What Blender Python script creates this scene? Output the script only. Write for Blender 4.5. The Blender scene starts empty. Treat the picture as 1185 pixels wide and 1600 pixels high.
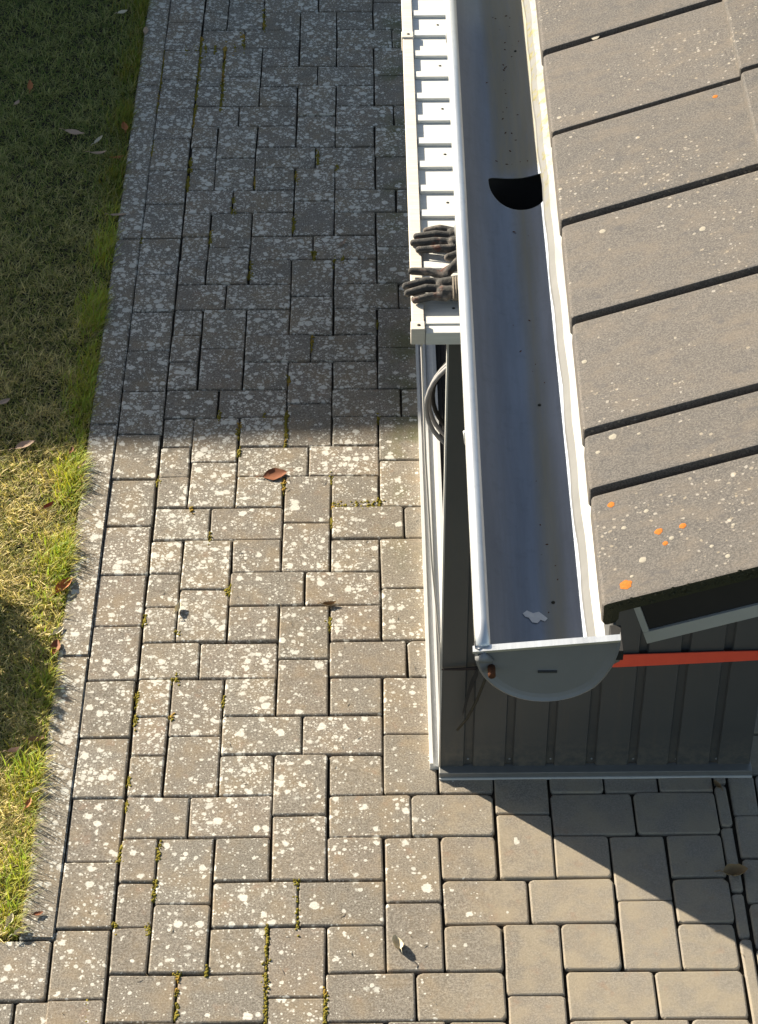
import bpy, bmesh, math, random
import numpy as np
from mathutils import Vector, Matrix
random.seed(7); rng = np.random.default_rng(7)
S = bpy.context.scene
COL = S.collection

# ------------------------------------------------------------------ camera
CAM_LOC = (0.1108, -3.9375, 4.3559)
PITCH, YAW, ROLL, FPX = 0.713487, 0.005442, -0.004508, 3590.7
cam = bpy.data.cameras.new('camera'); cam_o = bpy.data.objects.new('camera', cam); COL.objects.link(cam_o)
fw = Vector((math.sin(YAW)*math.cos(PITCH), math.cos(YAW)*math.cos(PITCH), -math.sin(PITCH)))
rt = Vector((math.cos(YAW), -math.sin(YAW), 0)); up = rt.cross(fw)
r2 = rt*math.cos(ROLL)+up*math.sin(ROLL); u2 = up*math.cos(ROLL)-rt*math.sin(ROLL)
M = Matrix((r2, u2, -fw)).transposed().to_4x4(); M.translation = Vector(CAM_LOC)
cam_o.matrix_world = M
cam.sensor_fit = 'VERTICAL'; cam.sensor_height = 36; cam.lens = FPX/1600*36
cam.clip_start = 0.05; cam.clip_end = 400
S.camera = cam_o

# ------------------------------------------------------------------ sky, sun, exposure
SUN_EL, SUN_AZ = math.radians(25), math.radians(-51.7)     # azimuth clockwise from +Y
w = bpy.data.worlds.new('World'); S.world = w; w.use_nodes = True
nt = w.node_tree; nt.nodes.clear()
sky = nt.nodes.new('ShaderNodeTexSky'); sky.sky_type = 'NISHITA'; sky.sun_disc = False
sky.sun_elevation = SUN_EL; sky.sun_rotation = SUN_AZ
bg = nt.nodes.new('ShaderNodeBackground'); bg.inputs[1].default_value = 0.07
wo = nt.nodes.new('ShaderNodeOutputWorld')
nt.links.new(sky.outputs[0], bg.inputs[0]); nt.links.new(bg.outputs[0], wo.inputs[0])
sun = bpy.data.lights.new('sun', 'SUN'); sun.energy = 5.0; sun.angle = math.radians(0.53); sun.color = (1.0, 0.955, 0.88)
sun_o = bpy.data.objects.new('sun', sun); COL.objects.link(sun_o)
to_sun = Vector((math.sin(SUN_AZ)*math.cos(SUN_EL), math.cos(SUN_AZ)*math.cos(SUN_EL), math.sin(SUN_EL)))
sun_o.rotation_euler = to_sun.to_track_quat('Z', 'Y').to_euler(); sun_o.location = to_sun*20
S.view_settings.view_transform = 'Standard'; S.view_settings.look = 'None'
S.cycles.max_bounces = 5; S.cycles.diffuse_bounces = 3; S.cycles.glossy_bounces = 2; S.cycles.transmission_bounces = 3
S.view_settings.use_white_balance = True; S.view_settings.white_balance_temperature = 7400; S.view_settings.white_balance_tint = 8
S.view_settings.exposure = 1.25; S.view_settings.gamma = 1; S.view_settings.use_curve_mapping = False

# ------------------------------------------------------------------ material helper
class NB:
    def __init__(s, name):
        s.m = bpy.data.materials.new(name); s.m.use_nodes = True; s.t = s.m.node_tree; s.t.nodes.clear()
        s.out = s.t.nodes.new('ShaderNodeOutputMaterial'); s.b = s.n('ShaderNodeBsdfPrincipled')
        s.t.links.new(s.b.outputs[0], s.out.inputs[0])
    def n(s, ty, **k):
        x = s.t.nodes.new(ty)
        for a, v in k.items(): setattr(x, a, v)
        return x
    def set(s, sock, v):
        if hasattr(v, 'is_linked') or hasattr(v, 'links'): s.t.links.new(v, sock)
        else:
            if isinstance(v, (tuple, list)) and len(v) == 3 and sock.type == 'RGBA': v = (*v, 1)
            sock.default_value = v
    def math(s, op, a, b=0.0, c=0.0, clamp=False):
        x = s.n('ShaderNodeMath', operation=op, use_clamp=clamp)
        for i, v in enumerate((a, b, c)): s.set(x.inputs[i], v)
        return x.outputs[0]
    def step(s, v, a, b, lo=0.0, hi=1.0):
        x = s.n('ShaderNodeMapRange', interpolation_type='SMOOTHSTEP')
        for i, q in enumerate((v, a, b, lo, hi)): s.set(x.inputs[i], q)
        return x.outputs[0]
    def mix(s, f, a, b, mode='MIX'):
        x = s.n('ShaderNodeMix', data_type='RGBA', blend_type=mode)
        s.set(x.inputs[0], f); s.set(x.inputs[6], a); s.set(x.inputs[7], b); return x.outputs[2]
    def noise(s, vec, scale, detail=4, rough=.55, col=False):
        x = s.n('ShaderNodeTexNoise'); s.set(x.inputs['Vector'], vec)
        x.inputs['Scale'].default_value = scale; x.inputs['Detail'].default_value = detail; x.inputs['Roughness'].default_value = rough
        return x.outputs['Color' if col else 'Fac']
    def voro(s, vec, scale, feature='F1', rnd=1.0):
        x = s.n('ShaderNodeTexVoronoi', feature=feature); s.set(x.inputs['Vector'], vec)
        x.inputs['Scale'].default_value = scale; x.inputs['Randomness'].default_value = rnd; return x
    def pos(s): return s.n('ShaderNodeNewGeometry').outputs['Position']
    def obj(s): return s.n('ShaderNodeTexCoord').outputs['Object']
    def sep(s, v):
        x = s.n('ShaderNodeSeparateXYZ'); s.set(x.inputs[0], v); return x.outputs
    def vadd(s, a, b, sc=1.0):
        m_ = s.n('ShaderNodeVectorMath', operation='MULTIPLY_ADD'); s.set(m_.inputs[0], b); m_.inputs[1].default_value = (sc,)*3; s.set(m_.inputs[2], a); return m_.outputs[0]
    def bump(s, h, strength, dist):
        x = s.n('ShaderNodeBump'); x.inputs['Strength'].default_value = strength; x.inputs['Distance'].default_value = dist
        s.set(x.inputs['Height'], h); s.t.links.new(x.outputs[0], s.b.inputs['Normal'])
    def fin(s, col, rough=.8, metal=0.0, spec=.4):
        s.set(s.b.inputs['Base Color'], col); s.set(s.b.inputs['Roughness'], rough); s.set(s.b.inputs['Metallic'], metal)
        s.b.inputs['Specular IOR Level'].default_value = spec; return s.m

def spots(N, p, scale, dens, rmin, rmax, warp=.006):
    """lichen-like spots: returns mask"""
    q = N.vadd(p, N.noise(p, 90, 2, .6, col=True), warp)
    v = N.voro(q, scale); cs = N.sep(v.outputs['Color'])
    on = N.math('LESS_THAN', cs[0], dens)
    rad = N.math('MULTIPLY_ADD', N.math('MULTIPLY', cs[1], cs[1]), rmax-rmin, rmin)
    d = N.math('SUBTRACT', rad, v.outputs['Distance'])
    return N.math('MULTIPLY', on, N.step(d, -.07, .09)), cs[2]

def paver_mat():
    N = NB('weathered_concrete_paver'); p = N.pos(); x, y, z = N.sep(p)
    rnd = N.n('ShaderNodeObjectInfo').outputs['Random']
    base = N.mix(rnd, (.180, .158, .128), (.262, .220, .168)); rr2 = N.math('FRACT', N.math('MULTIPLY', rnd, 37.7)); base = N.mix(N.math('MULTIPLY', rr2, .55), base, N.mix(N.math('FRACT', N.math('MULTIPLY', rnd, 11.3)), (.27, .205, .165), (.215, .205, .185)))
    grain = N.noise(p, 210, 5, .85); base = N.mix(N.step(grain, .40, .62), N.mix(.52, base, (.06, .05, .04)), N.mix(.42, base, (.5, .46, .4)))
    lf = N.noise(p, 9, 4, .6); base = N.mix(N.step(lf, .42, .70, 0, .45), base, (.30, .225, .14))
    base = N.mix(N.step(N.noise(p, 32, 5, .7), .48, .72, 0, .5), base, (.15, .135, .115))
    # cleaner ochre stones near the shed corner
    ochre = N.math('MULTIPLY', N.step(x, .1, .55), N.step(N.noise(p, 13, 3), .4, .65))
    base = N.mix(N.step(x, .15, .75, 0, .5), base, (.325, .29, .245)); base = N.mix(N.math('MULTIPLY', ochre, .5), base, (.36, .30, .215))
    # rust-pink blush
    base = N.mix(N.step(N.noise(p, 19, 3), .6, .75, 0, .35), base, (.30, .19, .13))
    # algae where the shed side drips
    alg = N.math('MULTIPLY', N.step(x, .12, .24), N.step(N.noise(p, 6, 3), .42, .62))
    alg = N.math('MULTIPLY', alg, N.step(y, .6, 1.3)); base = N.mix(N.math('MULTIPLY', alg, .6), base, (.10, .11, .035))
    # lichen
    dx = N.step(x, .50, -.30, 0.0, .85); dy = N.step(y, -.75, .9, .34, 1.0); dy2 = N.step(y, .9, 2.2, 1.0, 1.7)
    dens = N.math('MULTIPLY', N.math('MULTIPLY', dx, dy), dy2)
    patch = N.step(N.noise(p, 7.5, 4, .65), .34, .64, .18, 1.7); dens = N.math('MULTIPLY', N.math('MULTIPLY', dens, patch), N.math('MULTIPLY_ADD', rnd, 1.1, .4))
    m1, r1 = spots(N, p, 40, N.math('MULTIPLY', dens, .78), .16, .56, .014)
    m2, r2_ = spots(N, N.vadd(p, (3.1, 1.7, .4)), 76, dens, .14, .52, .008)
    m3, r3 = spots(N, N.vadd(p, (7.3, 5.2, .9)), 150, N.math('MULTIPLY', dens, 1.3), .1, .5, .005)
    lich = N.math('MAXIMUM', N.math('MAXIMUM', m1, m2), N.math('MULTIPLY', m3, .95))
    film = N.math('MULTIPLY', N.step(N.noise(p, 120, 5, .75), .54, .74, 0, .35), N.math('MINIMUM', dens, 1.0))
    lich = N.math('MAXIMUM', N.math('MULTIPLY', lich, N.step(grain, .3, .55, .45, .95)), film)
    lc = N.mix(r1, (.70, .67, .60), (.55, .54, .49))
    col = N.mix(lich, base, lc)
    N.bump(grain, .5, .0022); return N.fin(col, .9, 0, .25)
M_PAVER = paver_mat()

def bed_mat():
    N = NB('joint_sand'); p = N.pos()
    c = N.mix(N.noise(p, 60), (.012, .010, .008), (.045, .034, .022)); return N.fin(c, 1)
M_BED = bed_mat()

def kerb_mat():
    N = NB('lichen_kerb_concrete'); p = N.pos()
    g = N.noise(p, 380, 3, .7); b = N.mix(N.step(g, .3, .7), (.13, .12, .105), (.31, .28, .235))
    b = N.mix(N.step(N.noise(p, 24, 4), .45, .7), b, (.14, .13, .12))
    q = N.vadd(p, N.noise(p, 30, 3, .6, col=True), .03)
    l = N.step(N.noise(q, 60, 4, .6), .54, .62, 0, .85)
    m1, r = spots(N, p, 70, .5, .12, .45); l = N.math('MAXIMUM', l, m1)
    c = N.mix(l, b, (.56, .53, .46)); N.bump(g, .5, .003); return N.fin(c, .9, 0, .25)
M_KERB = kerb_mat()

def tile_mat():
    N = NB('weathered_concrete_tile'); p = N.pos(); x, y, z = N.sep(p)
    rnd = N.n('ShaderNodeObjectInfo').outputs['Random']
    b = N.mix(rnd, (.072, .066, .063), (.108, .096, .088))
    st = N.n('ShaderNodeMapping'); N.set(st.inputs[0], p); st.inputs['Scale'].default_value = (1, 1.5, 1)
    q = st.outputs[0]
    g = N.noise(p, 300, 5, .85); b = N.mix(N.step(g, .38, .66), N.mix(.42, b, (.03, .03, .03)), N.mix(.40, b, (.30, .27, .24)))
    b = N.mix(N.step(N.noise(q, 14, 5, .65), .42, .72, 0, .45), b, (.17, .138, .108))
    b = N.mix(N.step(N.noise(q, 22, 4, .6), .55, .75, 0, .55), b, (.06, .06, .066))
    dn = N.step(N.noise(N.vadd(p, (2.2, .3, 0)), 4.5, 3), .48, .68, .01, .45)
    m1, r = spots(N, p, 150, dn, .14, .5, .006); m2, r2_ = spots(N, N.vadd(p, (4, 2, 1)), 60, N.math('MULTIPLY', dn, .16), .1, .3, .004)
    l = N.math('MAXIMUM', N.math('MULTIPLY', m1, .65), m2)
    c = N.mix(l, b, N.mix(r, (.30, .25, .18), (.38, .355, .32)))
    N.bump(g, .35, .002); return N.fin(c, .8, 0, .3)
M_TILE = tile_mat()

def lichen_mat(name, a, b_):
    N = NB(name); p = N.pos(); return N.fin(N.mix(N.noise(p, 260, 3), a, b_), .95, 0, .1)
M_ORANGE = lichen_mat('orange_lichen', (.36, .085, .012), (.50, .20, .055))
M_PALE = lichen_mat('pale_lichen', (.26, .235, .19), (.38, .35, .30))

def zinc_mat(name, dirt, tint=(.55, .56, .57)):
    N = NB(name); p = N.pos(); o = N.obj(); x, y, z = N.sep(p)
    ou, ov, oz = N.sep(o)
    st = N.n('ShaderNodeMapping'); N.set(st.inputs[0], o); st.inputs['Scale'].default_value = (9, .7, 9); q = st.outputs[0]
    c = N.mix(N.step(N.noise(q, 4, 5, .65), .3, .7), tuple(v*.84 for v in tint), tuple(v*1.05 for v in tint))
    c = N.mix(N.step(N.noise(o, 45, 5, .7), .5, .7, 0, .25), c, tuple(v*.6 for v in tint)); r = .42; met = .75
    if dirt:
        # silt line along the bottom, thick upstream of the outlet
        cen = N.math('ABSOLUTE', N.math('ADD', ou, .058)); wob = N.math('MULTIPLY', N.noise(q, 3, 4), .03)
        up_ = N.step(ov, 1.33, 1.40)
        line = N.math('MULTIPLY', N.step(N.math('ADD', cen, wob), .045, .012), N.math('MULTIPLY_ADD', up_, .2, .75))
        film = N.math('MULTIPLY', up_, N.step(N.math('ADD', ou, wob), -.105, -.075))
        d = N.math('MAXIMUM', line, N.math('MULTIPLY', film, .85))
        d = N.math('MULTIPLY', d, N.step(N.noise(q, 9, 5, .7), .2, .6, .55, 1.0))
        c = N.mix(d, c, N.mix(N.noise(q, 6, 4), (.24, .215, .14), (.36, .32, .23))); met = N.math('MULTIPLY_ADD', d, -.42, .42); r = N.math('MULTIPLY_ADD', d, .35, .5)
    N.bump(N.noise(q, 14, 3), .08, .004); return N.fin(c, r, met, .5)
M_GUTTER = zinc_mat('galvanised_gutter', True, (.205, .235, .285))
M_ZINC = zinc_mat('galvanised_bead', False, (.74, .75, .76))
def cap_mat():
    N = NB('grey_coated_cap'); o = N.obj(); c = N.mix(N.noise(o, 30, 4), (.20, .204, .215), (.24, .244, .255)); return N.fin(c, .45, .1, .5)
M_CAP = cap_mat()
def flash_mat():
    N = NB('pale_eave_flashing'); o = N.obj(); ou, ov, oz = N.sep(o)
    c = N.mix(N.noise(o, 25, 4), (.155, .155, .153), (.22, .22, .218))
    mk = N.math('MULTIPLY', N.step(ov, 1.1, 1.45), N.step(N.noise(o, 38, 4, .65), .50, .62)); c = N.mix(mk, c, (.22, .20, .085))
    c = N.mix(N.math('MULTIPLY', mk, N.step(N.noise(o, 90, 3), .5, .6)), c, (.14, .12, .04)); return N.fin(c, .5, .15, .5)
M_FLASH = flash_mat()

def flat(name, a, b_=None, rough=.7, metal=0.0, scale=30, spec=.4, bump=0.0):
    N = NB(name); o = N.obj(); b_ = b_ or tuple(v*.75 for v in a); f = N.noise(o, scale, 5, .6)
    if bump: N.bump(N.noise(o, scale*4, 4), bump, .004)
    return N.fin(N.mix(f, a, b_), rough, metal, spec)
M_CREAM = None
def cream_mat(name, a, b_):
    N = NB(name); o = N.obj(); st = N.n('ShaderNodeMapping'); N.set(st.inputs[0], o); st.inputs['Scale'].default_value = (1.2, 16, 16)
    g = N.noise(st.outputs[0], 9, 5, .65); c = N.mix(N.step(g, .3, .75), a, b_)
    c = N.mix(N.step(N.noise(o, 70, 4, .7), .62, .8, 0, .3), c, (.36, .30, .22)); N.bump(g, .25, .002); return N.fin(c, .6, 0, .4)
M_CREAM = cream_mat('cream_painted_slat', (.64, .635, .60), (.74, .735, .70))
M_RAIL = cream_mat('cream_painted_rail', (.62, .56, .49), (.74, .69, .62))
def panel_mat():
    N = NB('dark_sheet_metal'); o = N.obj(); x, y, z = N.sep(o); st = N.n('ShaderNodeMapping'); N.set(st.inputs[0], o); st.inputs['Scale'].default_value = (14, 14, 1.1)
    c = N.mix(N.noise(o, 9, 4), (.082, .084, .082), (.064, .066, .066)); c = N.mix(N.step(N.noise(st.outputs[0], 3, 5, .7), .5, .75, 0, .5), c, (.095, .088, .075))
    dust = N.math('MULTIPLY', N.step(z, .16, .02), N.step(N.noise(o, 40, 5, .7), .35, .65)); c = N.mix(N.math('MULTIPLY', dust, .55), c, (.17, .15, .12))
    c = N.mix(N.step(N.noise(o, 130, 4, .8), .66, .74, 0, .5), c, (.16, .15, .13)); N.bump(N.noise(o, 5, 3), .25, .02); return N.fin(c, .5, 0, .4)
M_PANEL = panel_mat()
M_TRIM = flat('grey_base_rail', (.17, .17, .165), (.24, .24, .23), .45, .3)
M_ALU = flat('white_aluminium_sill', (.74, .74, .72), (.58, .58, .57), .5, .2, 60)
M_BLACK = flat('matte_black', (.014, .014, .015), (.03, .028, .026), .8)  # plain black, also standing in for shaded gaps and a shadow
M_DECK = flat('dark_roof_deck', (.02, .018, .016), (.035, .03, .027), .9)
M_BARGE = flat('dark_barge_board', (.02, .017, .016), (.032, .028, .026), .8, 0, 20)
M_LTRIM = flat('light_grey_trim', (.42, .42, .41), (.5, .5, .49), .5, .2)
M_RED = flat('red_webbing', (.92, .11, .055), (.80, .085, .045), .7, 0, 40)
M_MAROON = flat('shaded_red_webbing', (.02, .012, .014), (.014, .01, .011), .8)  # strap red taken near black for the shaded crease
M_RUST = flat('rusty_iron', (.16, .05, .015), (.07, .025, .012), .9, 0, 200, bump=.5)
M_SCREW = flat('pale_screw', (.4, .4, .39), (.3, .3, .3), .4, .5)
M_DSCREW = flat('dark_screw', (.06, .055, .04), (.03, .028, .02), .6, .3)
M_CORD = flat('white_cord', (.68, .63, .57), (.55, .5, .45), .8)
M_HOSE = flat('pale_grey_hose', (.34, .33, .33), (.25, .245, .25), .6)
M_SPLASH = flat('white_splash', (.75, .75, .73), (.55, .55, .55), .9, 0, 120)
M_STAMP = flat('stamp_dark', (.06, .06, .06), (.05, .05, .05), .6)
M_PLASTER = flat('pale_plaster', (.5, .46, .4), (.42, .39, .34), .95, 0, 6)
M_MOSSEDGE = flat('mossy_tile_edge', (.03, .03, .018), (.055, .05, .022), 1.0, 0, 90, bump=.8)

def leaf_mat(name, a, b_, under):
    N = NB(name); o = N.obj(); p = N.noise(o, 90, 4, .6); c = N.mix(p, a, b_)
    bf = N.n('ShaderNodeNewGeometry').outputs['Backfacing']; c = N.mix(bf, c, under); return N.fin(c, .7, 0, .3)
L_BROWN = leaf_mat('brown_leaf', (.27, .10, .045), (.18, .06, .03), (.46, .36, .26))
L_PALE = leaf_mat('pale_leaf', (.48, .34, .25), (.36, .25, .18), (.55, .45, .35))
L_CREAM = leaf_mat('cream_leaf', (.66, .60, .46), (.5, .42, .28), (.5, .4, .26))
L_DARK = leaf_mat('dark_leaf', (.20, .12, .055), (.30, .20, .10), (.38, .28, .15))
L_ORANGE = leaf_mat('orange_leaf', (.42, .17, .06), (.3, .10, .04), (.5, .36, .22))

def glove_mat():
    N = NB('worn_work_glove'); o = N.obj(); c = N.mix(N.noise(o, 60, 4), (.030, .030, .030), (.105, .10, .095))
    c = N.mix(N.step(N.noise(o, 36, 4), .52, .66, 0, .75), c, (.23, .195, .17)); c = N.mix(N.step(N.noise(N.vadd(o, (3, 1, 2)), 28, 3), .56, .68, 0, .75), c, (.13, .045, .03))
    N.bump(N.math('ADD', N.noise(o, 500, 2), N.math('MULTIPLY', N.noise(o, 70, 3, .6), 2.0)), .5, .004); return N.fin(c, .85, 0, .25)
M_GLOVE = glove_mat()
M_CUFF = flat('ribbed_knit_cuff', (.13, .115, .095), (.22, .18, .14), .95, 0, 130)

def grass_mat():
    N = NB('grass_blade'); a = N.n('ShaderNodeAttribute', attribute_name='tint').outputs['Color']
    N.fin(a, .55, 0, .3); tr = N.n('ShaderNodeBsdfTranslucent'); N.set(tr.inputs[0], N.mix(1, a, (1.2, 1.25, .7), 'MULTIPLY'))
    mx = N.n('ShaderNodeMixShader'); mx.inputs[0].default_value = .42
    N.t.links.new(N.b.outputs[0], mx.inputs[1]); N.t.links.new(tr.outputs[0], mx.inputs[2]); N.t.links.new(mx.outputs[0], N.out.inputs[0]); return N.m
M_GRASS = grass_mat()
def soil_mat():
    N = NB('mossy_soil'); p = N.pos(); c = N.mix(N.step(N.noise(p, 20, 5), .35, .65), (.05, .042, .02), (.045, .055, .014))
    c = N.mix(N.step(N.noise(p, 110, 4), .5, .7), c, (.10, .08, .04)); N.bump(N.noise(p, 120, 4), .8, .01); return N.fin(c, 1, 0, .1)
M_SOIL = soil_mat()
def moss_mat():
    N = NB('joint_moss'); p = N.pos(); c = N.mix(N.noise(p, 40, 3), (.17, .15, .025), (.30, .24, .05))
    c = N.mix(N.step(N.noise(p, 11, 2), .55, .65), c, (.40, .25, .06)); N.bump(N.noise(p, 700, 3), .8, .003); return N.fin(c, 1, 0, .1)
M_MOSS = moss_mat()

# ------------------------------------------------------------------ object helpers
def link(name, me, mat, parent=None, smooth=False):
    o = bpy.data.objects.new(name, me); COL.objects.link(o)
    if mat is not None and not me.materials: me.materials.append(mat)
    if parent is not None: o.parent = parent
    if smooth:
        for f in me.polygons: f.use_smooth = True
    return o
def tag(o, label=None, cat=None, group=None, kind=None):
    for k, v in (('label', label), ('category', cat), ('group', group), ('kind', kind)):
        if v: o[k] = v
    return o
def empty(name, loc=(0, 0, 0), rz=0.0):
    o = bpy.data.objects.new(name, None); COL.objects.link(o); o.location = loc; o.rotation_euler = (0, 0, rz); o.empty_display_size = .05; return o
def pyd(name, v, f):
    me = bpy.data.meshes.new(name); me.from_pydata([tuple(q) for q in v], [], f); me.update(); return me
def fixn(me):
    bm = bmesh.new(); bm.from_mesh(me); bmesh.ops.recalc_face_normals(bm, faces=bm.faces); bm.to_mesh(me); bm.free(); return me
def box(name, lo, hi, bev=0.0):
    bm = bmesh.new(); bmesh.ops.create_cube(bm, size=1)
    for v in bm.verts: v.co = Vector([lo[i]+(v.co[i]+.5)*(hi[i]-lo[i]) for i in range(3)])
    if bev: bmesh.ops.bevel(bm, geom=bm.edges[:], offset=bev, segments=2, affect='EDGES', profile=.5)
    me = bpy.data.meshes.new(name); bm.to_mesh(me); bm.free(); return me
def tube(name, pts, rad, n=10, closed=False, caps=True):
    pts = [Vector(p) for p in pts]; rad = rad if isinstance(rad, (list, tuple)) else [rad]*len(pts)
    V, F = [], []; K = len(pts); ref = Vector((.13, .21, .97))
    for i, p in enumerate(pts):
        a = pts[(i-1) % K] if (closed or i) else p; b = pts[(i+1) % K] if (closed or i < K-1) else p
        t = (b-a).normalized(); s1 = t.cross(ref)
        if s1.length < 1e-3: s1 = t.cross(Vector((1, 0, 0)))
        s1.normalize(); s2 = t.cross(s1)
        for k in range(n):
            an = 2*math.pi*k/n; V.append(p+(s1*math.cos(an)+s2*math.sin(an))*rad[i])
    for i in range(K if closed else K-1):
        j = (i+1) % K
        for k in range(n): F.append((i*n+k, i*n+(k+1) % n, j*n+(k+1) % n, j*n+k))
    if caps and not closed: F.append(tuple(range(n))[::-1]); F.append(tuple((K-1)*n+k for k in range(n)))
    return fixn(pyd(name, V, F))
def disc_dome(name, r, h, n=10, wob=.25, seed=0, rings=2):
    R = random.Random(seed); V = [(0, 0, h)]; F = []; ph = [1+R.uniform(-wob, wob) for _ in range(n)]
    for k in range(1, rings+1):
        for i in range(n):
            a = 2*math.pi*i/n; rr = r*k/rings*ph[i]; V.append((rr*math.cos(a), rr*math.sin(a), h*(1-(k/rings)**2)*1.0))
    for i in range(n): F.append((0, 1+i, 1+(i+1) % n))
    for k in range(rings-1):
        for i in range(n): F.append((1+k*n+i, 1+(k+1)*n+i, 1+(k+1)*n+(i+1) % n, 1+k*n+(i+1) % n))
    return pyd(name, V, F)

# ================================================================== SETTING
g = link('ground', pyd('ground', [(-60, -60, -.10), (60, -60, -.10), (60, 60, -.10), (-60, 60, -.10)], [(0, 1, 2, 3)]), M_SOIL); tag(g, kind='structure')

# ---- paving: every stone is a part
W = .14
paving = link('paving', box('paving_bed', (-1.5, -1.5, -.095), (2.2, 5.2, -.011)), M_BED); tag(paving, kind='structure')
paver_cache = {}
def paver_mesh(lx, ly, var):
    key = (round(lx, 3), round(ly, 3), var)
    if key in paver_cache: return paver_cache[key]
    R = random.Random(hash(key) & 0xffff); hx, hy = lx/2-.0023, ly/2-.0023
    def ring(ins, z, cr):
        out = []
        for sx, sy, a0 in ((1, 1, 0), (-1, 1, 90), (-1, -1, 180), (1, -1, 270)):
            for k in range(3):
                a = math.radians(a0+45*k); out.append((sx*(hx-ins-cr)+cr*math.cos(a), sy*(hy-ins-cr)+cr*math.sin(a), z))
        return out
    j = [(R.uniform(-.0017, .0017), R.uniform(-.0017, .0017)) for _ in range(12)]; cr = R.uniform(.003, .006) if var < 4 else R.uniform(.006, .012)
    V = []
    for ins, z in ((0, -.06), (0, -.005), (.0012, -.0014), (.0042, 0)):
        V += [(p[0]+j[i][0], p[1]+j[i][1], p[2]) for i, p in enumerate(ring(ins, z, cr))]
    F = [(r*12+i, r*12+(i+1) % 12, (r+1)*12+(i+1) % 12, (r+1)*12+i) for r in range(3) for i in range(12)] + [tuple(range(36, 48))]
    me = pyd('paver', V, F); me.materials.append(M_PAVER)
    paver_cache[key] = me; return me
def paver(x0, y0, x1, y1):
    if x1-x0 < .018 or y1-y0 < .018: return
    lx, ly = x1-x0, y1-y0; rot = 0
    o = link('paver', paver_mesh(lx, ly, random.randrange(4)+(4 if x0 > .1 else 0)), None, paving)
    o.location = ((x0+x1)/2+random.uniform(-.0012, .0012), (y0+y1)/2+random.uniform(-.0012, .0012), random.uniform(-.0022, .0022))
    o.rotation_euler = (random.uniform(-.010, .010), random.uniform(-.010, .010), random.uniform(-.006, .006)+(math.pi if random.random() < .5 else 0))
XL, XR, YB, YT = -.512, .980, -1.0, 4.35
def emit(x0, y0, x1, y1):
    x0, x1 = max(x0, XL), min(x1, XR); y0, y1 = max(y0, YB), min(y1, YT)
    if x1 <= x0 or y1 <= y0: return
    if x0 > .36 and y0 > .30: return                      # hidden under the shed
    paver(x0, y0, x1, y1)
for a in range(-32, 10, 2):
    for c0 in range(-8, 9):
        if (c0-a) % 4 == 0 and c0 % 2 == 0:
            x, y = c0*W, -a*W
            emit(x, y-W, x+1.5*W, y); emit(x+1.5*W, y-W, x+3*W, y)                     # pair laid across
            emit(x, y-2*W, x+W, y-W); emit(x+2*W, y-2*W, x+3*W, y-W)                   # half stones below it
            emit(x+W, y-2.5*W, x+2*W, y-W); emit(x+W, y-4*W, x+2*W, y-2.5*W)           # two stones laid lengthwise
y = -.632-.21*2
while y < YT:                                                                          # border course along the kerb
    paver(-.650, y, -.514, y+.209); y += .2095
for i, (x0, x1) in enumerate(((-.790, -.652), (-1.0, -.792), (-1.21, -1.002), (-1.42, -1.212))): paver(x0, -.632, x1, -.455); paver(x0+.07, -.772, x1+.07, -.634); paver(x0, -.98, x1, -.774)
y = -1.1
while y < .9:                                                                          # narrow cut strip and field beyond
    h = random.choice((.10, .21, .14, .28)); paver(.982, y, 1.016, y+h); y += h+.001
for i in range(12):
    for k in range(5): paver(max(1.018, 1.018+k*W-(.07 if i % 2 else 0)), -1.06+i*W*1.0, 1.018+(k+1)*W-(.07 if i % 2 else 0), -1.06+(i+1)*W*1.0)
# ---- kerb
kerb = empty('kerb', (0, 0, 0)); tag(kerb, 'narrow lichen-spotted concrete kerb between the lawn and the paving', 'kerb')
ys = [-.455, .506, 1.505, 2.5, 3.5, 4.5]
for a, b in zip(ys, ys[1:]):
    me = box('kerb_stone', (-.733, a+.002, -.6535), (-.6505, b-.002, 0)); 
    for v in me.vertices:
        v.co.z = -.25 if v.co.z < -.3 else .006+random.uniform(-.002, .002)
    bm = bmesh.new(); bm.from_mesh(me); bmesh.ops.bevel(bm, geom=[e for e in bm.edges if all(v.co.z > -.1 for v in e.verts)], offset=.0035, segments=2, affect='EDGES'); bm.to_mesh(me); bm.free()
    link('kerb_stone', me, M_PAVER, kerb)
# ---- lawn soil
N_ = 40; V = []; F = []
for i in range(N_+1):
    for k in range(N_*3+1):
        x = -3.0+2.266*i/N_; y = -.46+7.5*k/(N_*3); V.append((x, y, -.022+.008*math.sin(x*23+y*7)+random.uniform(-.004, .004)))
for i in range(N_):
    for k in range(N_*3): a = i*(N_*3+1)+k; F.append((a, a+N_*3+1, a+N_*3+2, a+1))
lawn = link('lawn', pyd('lawn', V, F), M_SOIL, None, True); tag(lawn, kind='structure')

# ---- neighbouring outbuilding (outside the picture, its flat roof edge throws the shade over the far half)
nb = empty('neighbouring_garage', (-6.2, 8.2, 0), math.radians(3.7)); tag(nb, 'flat roofed pale garage beyond the lawn throwing the long shade', 'garage')
link('wall', box('wall', (-9, -2.4, -.1), (6.2, 3, 3.02)), M_PLASTER, nb); link('roof_slab', box('roof_slab', (-9.1, -2.5, 3.02), (6.3, 3.1, 3.24)), M_DECK, nb)

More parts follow.
